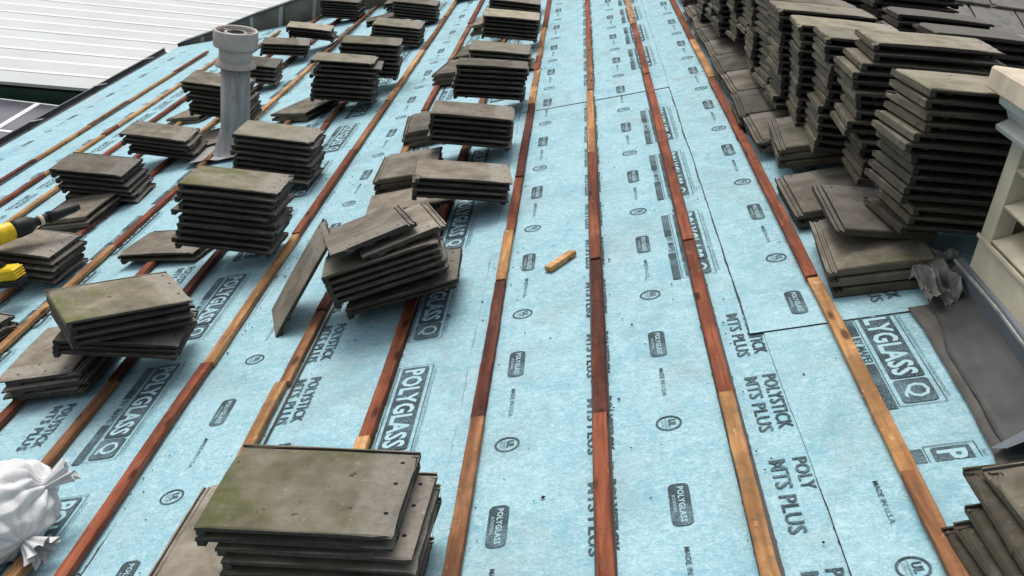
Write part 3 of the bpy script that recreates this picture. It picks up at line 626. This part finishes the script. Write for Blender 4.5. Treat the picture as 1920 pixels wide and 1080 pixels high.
# white sack, two tied necks
def sack():
    e = empty('white_sack', RF @ T(-1.675, 2.19, .0)); tag(e, 'crumpled white woven sack with two tied necks at the left edge', 'sack')
    bm = bmesh.new(); bmesh.ops.create_icosphere(bm, subdivisions=6, radius=1)
    n1, a1 = Vector((.128, .050, .030)), Vector((.09, .075, .02)).normalized(); n2, a2 = Vector((.105, -.095, -.035)), Vector((.09, -.05, -.03)).normalized()
    for v in bm.verts:
        p_ = v.co.copy(); f = 1 + .10 * noise.noise(p_ * 1.5) + .05 * (1 - 3 * abs(noise.noise(p_ * 2.3 + Vector((3, 1, 7)))))
        q = p_ * f; q = Vector((q.x * .165, q.y * .170, max(-.10, q.z * .125 if q.z > 0 else q.z * .105)))
        for nk, ax, ph, amp in ((n1, a1, 0, .0085), (n2, a2, 2, .006)):
            d_ = q - nk; side = ax.cross(Vector((0, 0, 1))).normalized(); upv = side.cross(ax)
            ang = math.atan2(d_.dot(upv), d_.dot(side)); dist = d_.length
            wob = 1.6 * noise.noise(q * 9 + Vector((ph, 0, 0)))
            ridge = abs(math.sin(ang * 5.5 + wob + ph)) ** .7
            q += q.normalized() * amp * (ridge - .5) * 2 * math.exp(-((dist - .055) / .085) ** 2)
            q = q.lerp(nk, .62 * max(0, 1 - dist / .075))
        v.co = q
    obj('sack_body', bm_mesh(bm, 'sack_body', [M_sack], True), e, T(0, 0, .125))
    def neck(M, r0, r1, ln, seed):
        n, m = 72, 12; vs, fs = [], []
        for k in range(m + 1):
            t = k / m
            for i in range(n):
                a = 2 * math.pi * i / n
                r = r0 + (r1 - r0) * t ** 1.3; r *= 1 + (.10 + .22 * t) * math.sin(a * 9 + seed + noise.noise((math.cos(a) * 2, math.sin(a) * 2, seed)) * 3) + .12 * t * noise.noise((math.cos(a) * 4, math.sin(a) * 4, seed + t * 3))
                vs.append((r * math.cos(a), r * math.sin(a) * .62, ln * t * (1 + .22 * noise.noise((math.cos(a) * 2, math.sin(a) * 2, seed + 5)))))
        for k in range(m):
            for i in range(n): j = (i + 1) % n; fs.append((k * n + i, k * n + j, (k + 1) * n + j, (k + 1) * n + i))
        obj('tied_neck', mesh_of('tied_neck', vs, fs, [M_sack], True), e, M)
    neck(T(.115, .035, .155) @ Vector((.09, .075, .02)).to_track_quat('Z', 'Y').to_matrix().to_4x4(), .014, .043, .105, 1)
    neck(T(.10, -.075, .085) @ Vector((.09, -.05, -.03)).to_track_quat('Z', 'Y').to_matrix().to_4x4(), .014, .046, .095, 4)
sack()
# power tool lying on the left stack
def tool():
    e = empty('power_tool', RF @ T(-2.70, 4.31, .275)); tag(e, 'yellow and black cordless power tool lying on the left stack', 'power tool')
    def part(name, pts, rad, mat, n=16):
        v, f = tube(pts, rad, n); return obj(name, mesh_of(name, v, f, [mat], True), e)
    A = Vector((-.20, -.20, .045)); d = Vector((.24, .33, -.02)); P = lambda t: A + d * t
    part('motor_housing', [P(0), P(.05), P(.35), P(.62), P(.70)], [.035, .045, .048, .046, .040], M_yellow)
    part('grip_band', [P(.36), P(.37), P(.40), P(.41)], [.047, .0495, .0495, .047], M_black)
    part('rear_band', [P(.10), P(.11), P(.16), P(.17)], [.045, .048, .048, .045], M_black)
    part('rubber_boot', [P(.66), P(.72), P(.85), P(.93)], [.044, .047, .043, .026], M_black)
    part('spindle_neck', [P(.9), P(1.0), P(1.12)], [.024, .022, .026], M_black)
    part('label_ring', [P(.985), P(1.03)], [.027, .027], M_label)
    part('nozzle', [P(1.1), P(1.22), P(1.42), P(1.5)], [.030, .026, .022, .016], M_black)
    bm = bmesh.new(); bm_box(bm, -.06, .05, -.04, .04, -.03, .03, .01)
    for k in range(4): bm_box(bm, .046, .056, -.036, .036, -.024 + k * .013, -.017 + k * .013, .0015)
    obj('battery', bm_mesh(bm, 'battery', [M_yellow]), e, T(.0, -.19, -.105) @ RZ(R(-8)))
    obj('battery_base', box_mesh('battery_base', -.065, .052, -.043, .043, -.028, 0, M_black, .006), e, T(.0, -.19, -.137) @ RZ(R(-8)))
    part('handle', [(-.12, -.13, .03), (-.09, -.17, -.04), (-.03, -.19, -.08)], [.026, .024, .03], M_black)
tool()

# vent pipe with its flashing
def pipe():
    e = empty('vent_pipe', T(*(RF @ Vector((-2.381, 6.347, 0))))); tag(e, 'galvanised vent pipe with a wide collar and open cap', 'vent pipe')
    def lt(name, prof, mat, n=40, z=0):
        v, f = lathe(prof, n); return obj(name, mesh_of(name, v, f, [mat], True), e, T(0, 0, z))
    lt('pipe_shaft', [(.092, .10), (.092, .60), (.089, .60)], M_galv)
    s = lt('shaft_seam', [(.0935, .12), (.0945, .12), (.0945, .14), (.0935, .14)], M_galv)
    lt('storm_collar', [(.094, .60), (.128, .575), (.130, .580), (.098, .617), (.094, .617)], M_pipecap)
    lt('upper_sleeve', [(.098, .61), (.104, .62), (.104, .70), (.095, .705)], M_pipecap)
    lt('cap_drum', [(.105, .695), (.136, .700), (.139, .706), (.139, .800), (.134, .806), (.122, .804), (.120, .775), (.119, .72)], M_pipecap)
    st_ = box_mesh('cap_strut', .05, .121, -.004, .004, .768, .790, M_pipecap)
    for a in (0, 2.1, 4.2): obj('cap_strut', st_, e, RZ(a + .5))
    v, f = lathe([(.055, .74), (.072, .742), (.072, .790), (.055, .792)], 28); obj('inner_flue', mesh_of('inner_flue', v, f, [M_galv], True), e)
    bm = bmesh.new(); bm_box(bm, -.003, .003, -.0955, -.0925, .12, .60)
    obj('vertical_seam', bm_mesh(bm, 'vertical_seam', [M_galv]), e, RZ(.35))
    # cone and base plate follow the slope
    n = 40; vs, fs = [], []; ri = Matrix.Rotation(-SL, 3, 'Y')
    for i in range(n): a = 2 * math.pi * i / n; vs.append((.093 * math.cos(a), .093 * math.sin(a), .17))
    for i in range(n): a = 2 * math.pi * i / n; vs.append(tuple(ri @ Vector((.125 * math.cos(a), .130 * math.sin(a), .045))))
    for i in range(n): a = 2 * math.pi * i / n; vs.append(tuple(ri @ Vector((.165 * math.cos(a), .17 * math.sin(a), .017))))
    for k in (0, 1):
        for i in range(n): j = (i + 1) % n; fs.append((k * n + i, (k + 1) * n + i, (k + 1) * n + j, k * n + j))
    obj('flashing_cone', mesh_of('flashing_cone', vs, fs, [M_galv], True), e)
    vs, fs = [], []
    for i in range(13):
        for j in range(13):
            x, y = -.26 + .52 * i / 12, -.24 + .48 * j / 12; z = .024 + .006 * noise.noise((x * 7, y * 7, 3)) + (.014 if j == 0 and i < 5 else 0)
            vs.append(tuple(ri @ Vector((x, y, z))))
    for i in range(12):
        for j in range(12): a = i * 13 + j; fs.append((a, a + 13, a + 14, a + 1))
    obj('flashing_plate', mesh_of('flashing_plate', vs, fs, [M_galv], True), e)
pipe()

# ------------------------------------------------------------------ louvred box on the right with its flashing
def louvre():
    base = RF @ Vector((1.127, 2.80, .123))
    e = empty('louvred_box', T(*base)); tag(e, 'cream louvred ventilation box with an overhanging stone-coloured cap', 'ventilation box')
    def bx(name, x0, x1, y0, y1, z0, z1, mat, bev=.002, M=None):
        return obj(name, box_mesh(name, x0, x1, y0, y1, z0, z1, mat, bev), e, M)
    D = .86   # runs towards the camera
    bx('corner_stile', -.012, .04, -.075, 0, .10, .44, M_cream); bx('near_stile', -.012, .04, -D, -D + .075, .10, .44, M_cream)
    bx('bottom_rail', -.012, .04, -D, 0, -.03, .099, M_cream); bx('top_rail', -.0115, .04, -D + .0755, -.0755, .40, .44, M_cream)
    bx('interior_shade_panel', .22, .235, -D + .01, -.01, .0, .43, M_black, 0); bx('far_wall', .041, .62, -.03, -.001, -.03, .44, M_cream); bx('near_wall', .041, .62, -D + .001, -D + .03, -.03, .44, M_cream)  # black sheet stands in for the shade inside the box
    bx('drip_strip', -.020, -.0125, -D - .004, .004, .093, .104, M_cream, .001)
    for k in range(3):
        obj('louvre_slat', box_mesh('louvre_slat', -.044, .044, -D + .078, -.078, -.006, .006, M_cream, .002), e, T(.030, 0, .128 + k * .105) @ RY(R(-27)))
    prof = [(0, .44), (-.045, .442), (-.05, .455), (-.02, .475), (-.035, .50), (-.06, .515), (-.065, .54), (0, .54)]
    vs, fs = [], []
    for y in (.05, -D - .05):
        for x, z in prof: vs.append((x, y, z))
    n = len(prof)
    for i in range(n): j = (i + 1) % n; fs.append((i, j, n + j, n + i))
    fs += [tuple(range(n - 1, -1, -1)), tuple(range(n, 2 * n))]
    vs = [(x, y, z - .045) for x, y, z in vs]
    obj('cornice_moulding', mesh_of('cornice_moulding', vs, fs, [M_corbel]), e)
    bx('cornice_block', .001, .70, -D - .05, .05, .441, .494, M_corbel)
    bx('cap_slab', -.085, .75, -D - .12, .115, .496, .560, M_cream2, .006)
    # flashing in the roof frame
    f = empty('step_flashing', RF); tag(f, 'blue-grey metal flashing bent up at the base of the louvred box', 'flashing')
    def strip(name, path, mat, th=.002):
        vs, fs = [], []
        for y, sh in ((2.86, 0), (2.5, .0), (2.02, -.02)):
            for x, z in path: vs.append((x + sh, y, z))
        n = len(path)
        for k in range(2):
            for i in range(n - 1): a = k * n + i; fs.append((a, a + 1, a + n + 1, a + n))
        return obj(name, mesh_of(name, vs, fs, [mat]), f)
    strip('upstand', [(1.078, .045), (1.0945, .055), (1.1035, .121), (1.108, .126), (1.118, .128), (1.125, .118)], M_steel)
    strip('bed_flange', [(1.066, .0400), (1.0775, .0455)], M_steel)
    strip('hemmed_edge', [(1.0895, .1225), (1.0915, .129), (1.0965, .129), (1.0975, .126)], M_galv)
    vs = [(.905, 2.035, .035), (1.07, 2.12, .04), (1.12, 2.06, .12), (1.12, 1.99, .125), (.93, 2.00, .055)]
    obj('corner_tip', mesh_of('corner_tip', vs, [(0, 1, 2, 3, 4)], [M_steel]), f)
    # underlay sheets dressed against the box
    def rag(name, label, edge, x1, z, mat, seed):
        n = len(edge) - 1; P = []
        steps_ = 60
        for i in range(steps_ + 1):
            t = i / steps_ * n; k = min(int(t), n - 1); u = t - k
            x = edge[k][0] * (1 - u) + edge[k + 1][0] * u; y = edge[k][1] * (1 - u) + edge[k + 1][1] * u; P.append((x + .003 * noise.noise((y * 9, seed, 0)), y))
        vs, fs = [], []; m = 8
        for x, y in P:
            for j in range(m + 1):
                f_ = j / m; xx = x * (1 - f_) + x1 * f_; vs.append((xx, y, z + max(0, xx - 1.02) * .42 + .010 * max(0, noise.noise((xx * 9, y * 5, seed))) + .005 * noise.noise((xx * 22, y * 13, seed)) + (.0025 if j == 0 else 0) - (.004 if j == 0 else 0)))
        for i in range(len(P) - 1):
            for j in range(m): a = i * (m + 1) + j; fs.append((a, a + 1, a + m + 2, a + m + 1))
        o = obj(name, mesh_of(name, vs, fs, [mat], True), None, RF)
        mo = o.modifiers.new('thickness', 'SOLIDIFY'); mo.thickness = .003; mo.offset = -1
        return tag(o, label, 'underlay sheet')
    rag('underlay_sheet', 'lower brown-grey underlay sheet beside the printed banner', [(.935, 2.80), (.942, 2.70), (.935, 2.45), (.925, 2.2), (.912, 2.045), (.905, 1.99)], 1.13, .0165, M_lead2, 1)
    rag('underlay_sheet', 'upper dark grey underlay sheet under the metal flashing', [(1.015, 2.98), (1.0, 2.80), (.985, 2.643), (.958, 2.52), (.955, 2.40), (.952, 2.24), (.940, 2.08), (.935, 2.0)], 1.13, .0235, M_lead, 5)
louvre()
# crumpled film at the end of the flashing
vs, fs = [], []; n = 44
for i in range(n + 1):
    for j in range(n + 1):
        u, v = i / n, j / n; x = .985 + .15 * u + .02 * noise.noise((v * 4, 1, 1)); y = 2.74 + .30 * v + .03 * noise.noise((u * 5, 2, 2))
        q = Vector((u * 3, v * 3, 2)); rid = 1 - abs(noise.noise(q * .8)) * 3; rid2 = 1 - abs(noise.noise(q * 1.7 + Vector((5, 1, 0)))) * 3
        z = .03 + .045 * max(0, rid) * math.sin(math.pi * min(1, u * 1.2)) ** .5 + .018 * rid2 + (.05 * (1 - u) * max(0, noise.noise((v * 3, 7, 7)) + .3))
        vs.append((x, y, max(.020, z + max(0, x - 1.04) * .4)))
for i in range(n):
    for j in range(n): a = i * (n + 1) + j; fs.append((a, a + n + 1, a + n + 2, a + 1))
o = obj('crumpled_film', mesh_of('crumpled_film', vs, fs, [M_film]), None, RF); tag(o, 'crumpled translucent grey plastic film at the corner of the louvred box', 'plastic film')

# ------------------------------------------------------------------ eave gutter, parapet, neighbours
g = empty('eave_gutter', RF); tag(g, 'long dark metal gutter along the eave of the blue roof', 'gutter')
path = [(-5.015, .002), (-5.017, -.05), (-5.04, -.07), (-5.26, -.07), (-5.285, -.05), (-5.290, -.004), (-5.282, .006), (-5.272, .000)]
vs, fs = [], []
NY = 40
for k in range(NY + 1):
    y = 1.5 + (12.35 - 1.5) * k / NY
    for x, z in path: vs.append((x + .004 * noise.noise((y * .7, 0, 0)), y, z + .003 * noise.noise((y, 3, 0))))
n = len(path)
for k in range(NY):
    for i in range(n - 1): a = k * n + i; fs.append((a, a + 1, a + n + 1, a + n))
obj('gutter_trough', mesh_of('gutter_trough', vs, fs, [M_gutter], False), g)
for y in (7.6, 8.95, 10.35, 11.65):
    obj('gutter_bracket', box_mesh('gutter_bracket', -5.285, -5.14, y - .02, y + .02, .003, .008, M_galv, .001), g)
obj('drip_edge', box_mesh('drip_edge', -5.03, -4.975, 1.5, 12.16, .0005, .0042, M_galv), g, T(0, 0, -.002))

pw = empty('parapet_wall'); tag(pw, 'low raking parapet clad in dusty grey flashing at the end of the blue roof', 'parapet')
def wl(x, h): return (x, x * math.tan(SL) + h)
xs = [-4.78, -4.45, -4.15, -3.85, -3.5, -3.1, -2.6, -2.0, -1.0, 0.5, 3.0]
hs_ = [.02, .07, .13, .19, .24, .30, .40, .5, .6, .7, .8]
for i in range(len(xs) - 1):
    x0, x1 = xs[i], xs[i + 1]; dy = .0 if i % 2 else .012
    b0, t0 = x0 * math.tan(SL) - .3, x0 * math.tan(SL) + hs_[i]; b1, t1 = x1 * math.tan(SL) - .3, x1 * math.tan(SL) + hs_[i + 1]
    y = 12.16 + dy; vs = [(x0, y, b0), (x1, y, b1), (x1, y, t1), (x0, y, t0), (x0, y + .2, b0), (x1, y + .2, b1), (x1, y + .2, t1), (x0, y + .2, t0)]
    obj('cladding_panel', mesh_of('cladding_panel', vs, [(0, 1, 2, 3), (7, 6, 5, 4), (3, 2, 6, 7), (0, 4, 5, 1), (1, 5, 6, 2), (4, 0, 3, 7)], [M_parapet]), pw)
    obj('standing_seam', mesh_of('standing_seam', [(x1 - .045, y - .012, b1), (x1 + .005, y - .012, b1), (x1 + .005, y - .012, t1 + .01), (x1 - .045, y - .012, t1 + .006), (x1 - .045, y + .004, b1), (x1 + .005, y + .004, b1), (x1 + .005, y + .004, t1 + .01), (x1 - .045, y + .004, t1 + .006)], [(0, 1, 2, 3), (3, 2, 6, 7), (1, 5, 6, 2), (4, 0, 3, 7)], [M_galv]), pw)
    vs = [(x0, y - .02, t0 + .002), (x1, y - .02, t1 + .002), (x1, y + .22, t1 + .002), (x0, y + .22, t0 + .002), (x0, y - .02, t0 + .025), (x1, y - .02, t1 + .025), (x1, y + .22, t1 + .025), (x0, y + .22, t0 + .025)]
    obj('coping', mesh_of('coping', vs, [(0, 1, 5, 4), (4, 5, 6, 7), (2, 3, 7, 6), (1, 2, 6, 5), (3, 0, 4, 7)], [M_gutter]), pw)

# neighbour: white ribbed metal roof with a dark green fascia
A10 = R(10.5); d = Vector((math.cos(A10), math.sin(A10), 0)); nn = Vector((-math.sin(A10), math.cos(A10), 0)); O = Vector((-7.0, 13.16, -2.6))
nb = empty('metal_roof_building', T(0, 0, 0)); tag(nb, 'neighbouring low building with a white ribbed metal roof and green fascia', 'building')
def P2(u, v, z=0): return O + d * u + nn * v + Vector((0, 0, z))
def ulim(v):   # the roof stops short of our gutter line
    return (-5.20 - O.x + math.sin(A10) * v) / math.cos(A10)
SPC = .60; NR = 46
for k in range(NR):
    v0, v1 = k * SPC, (k + 1) * SPC; z = .004 * (k % 2)
    vs = [P2(-34, v0, z), P2(ulim(v0), v0, z), P2(ulim(v1), v1, z), P2(-34, v1, z)]
    m = obj('roof_panel', mesh_of('roof_panel', vs, [(0, 1, 2, 3)], [M_white_metal]), nb)
    ue = ulim(v0) - .02; w_, h_ = .060, .014
    vs = [P2(-34, v0 - w_, .006), P2(ue, v0 - w_, .006), P2(ue, v0 - w_ * .45, h_), P2(-34, v0 - w_ * .45, h_), P2(ue, v0 + w_ * .45, h_), P2(-34, v0 + w_ * .45, h_), P2(ue, v0 + w_, .006), P2(-34, v0 + w_, .006)]
    if k: obj('roof_rib', mesh_of('roof_rib', vs, [(0, 1, 2, 3), (3, 2, 4, 5), (5, 4, 6, 7)], [M_rib]), nb)
def qbox(name, u0, u1, v0, v1, z0, z1, mat, par):
    vs = [P2(u0, v0, z0), P2(u1, v0, z0), P2(u1, v1, z0), P2(u0, v1, z0), P2(u0, v0, z1), P2(u1, v0, z1), P2(u1, v1, z1), P2(u0, v1, z1)]
    return obj(name, mesh_of(name, vs, [(3, 2, 1, 0), (4, 5, 6, 7), (0, 1, 5, 4), (1, 2, 6, 5), (2, 3, 7, 6), (3, 0, 4, 7)], [mat]), par)
qbox('edge_trim', -34, ulim(0) - .01, -.05, -.002, -.03, .012, M_white_metal, nb)
qbox('shadow_gap', -34, ulim(0) - .02, .02, .06, -.07, -.012, M_black, nb)  # solid black strip painted in for the shade under the trim
qbox('green_fascia', -34, ulim(0) - .03, -.03, .02, -.26, -.07, M_green, nb)
qbox('building_wall', -33, ulim(0) - .2, .1, 27, -3.9, -.08, M_plaster, nb)
# solar panels just in front of it on a lower roof
lr = qbox('low_flat_roof', -34, ulim(-3) - .05, -14, .0, -.50, -.36, M_gutter, None); tag(lr, 'low flat roof carrying the solar panels', 'roof')
PO = Vector((-6.955, 12.90, -2.79)); k = 0
words = {(0, 0): 'corner solar panel nearest the gutter and the green fascia', (-1, 0): 'solar panel left of the corner panel under the green fascia', (0, 1): 'solar panel in the second row nearest the gutter', (-1, 1): 'second-row solar panel beside the gutter-side one'}
for (i, j), lab in words.items():
    M = T(*PO) @ RZ(R(3)) @ T(i * 1.002 + .01, -1.252 * (j + 1), 0)
    e = empty('solar_panel', M); tag(e, lab, 'solar panel', 'solar panels on the low roof')
    obj('cell_sheet', box_mesh('cell_sheet', .03, .97, .03, 1.22, -.03, .006, M_cell), e)
    bm = bmesh.new(); bm_box(bm, 0, 1, 0, .032, -.035, .012); bm_box(bm, 0, 1, 1.218, 1.25, -.035, .012); bm_box(bm, 0, .032, .0321, 1.2179, -.035, .012); bm_box(bm, .968, 1, .0321, 1.2179, -.035, .012)
    obj('panel_frame', bm_mesh(bm, 'panel_frame', [M_alu]), e)

# tiled slope that rises beyond the towers at the upper right
ts = empty('tiled_roof_slope', T(2.35, 6.72, .635) @ RX(R(20)) ); tag(ts, 'adjoining roof slope still covered in grey interlocking tiles', 'roof slope')
obj('slope_deck', box_mesh('slope_deck', -.9, 5.2, -3.2, 4.4, -.10, -.05, W_brown), ts)
sv = [tile_mesh(M_tile_slope, 90 + j) for j in range(3)]
for r_ in range(-9, 12):
    for q in range(19):
        x = -1.35 + q * .304 + (.15 if r_ % 2 else 0) + rnd.uniform(-.003, .003); y = r_ * .345 - .05
        zw = .635 + y * .342; xw = 2.35 + x
        if xw < 5.0 and y < 3.9 and (xw > 2.0 or zw > .333 * xw - .06) and xw > 1.35 + max(0, y) * .6 - (0 if y > 0 else .2):
            o = obj('tile', sv[rnd.randrange(3)], ts, T(x, y + .18, .012) @ RZ(R(90 + rnd.uniform(-.5, .5))) @ RY(R(3.6)))
vl = empty('valley_flashing', RF); tag(vl, 'weathered valley flashing between the stacks and the grey tiled slope', 'flashing')
obj('valley_tray', mesh_of('valley_tray', [(1.45, 6.45, .03), (1.62, 6.35, .03), (2.02, 8.6, .05), (1.9, 8.8, .05)], [(0, 1, 2, 3)], [M_tile_pale]), vl)
bm = bmesh.new(); bm_box(bm, -.21, .21, -.14, .14, -.1, .0, .02)
o = obj('ridge_tile', bm_mesh(bm, 'ridge_tile', [M_tile_slope]), None, RF @ T(2.16, 4.98, .16) @ RY(R(17)) @ RZ(R(4))); tag(o, 'blocky grey ridge tile right of the second tower', 'ridge tile')
print('tiles', NT)
for o in scene.objects:
    if o.type in ('MESH', 'EMPTY') and not o.parent and 'kind' not in o: o['kind'] = 'thing'
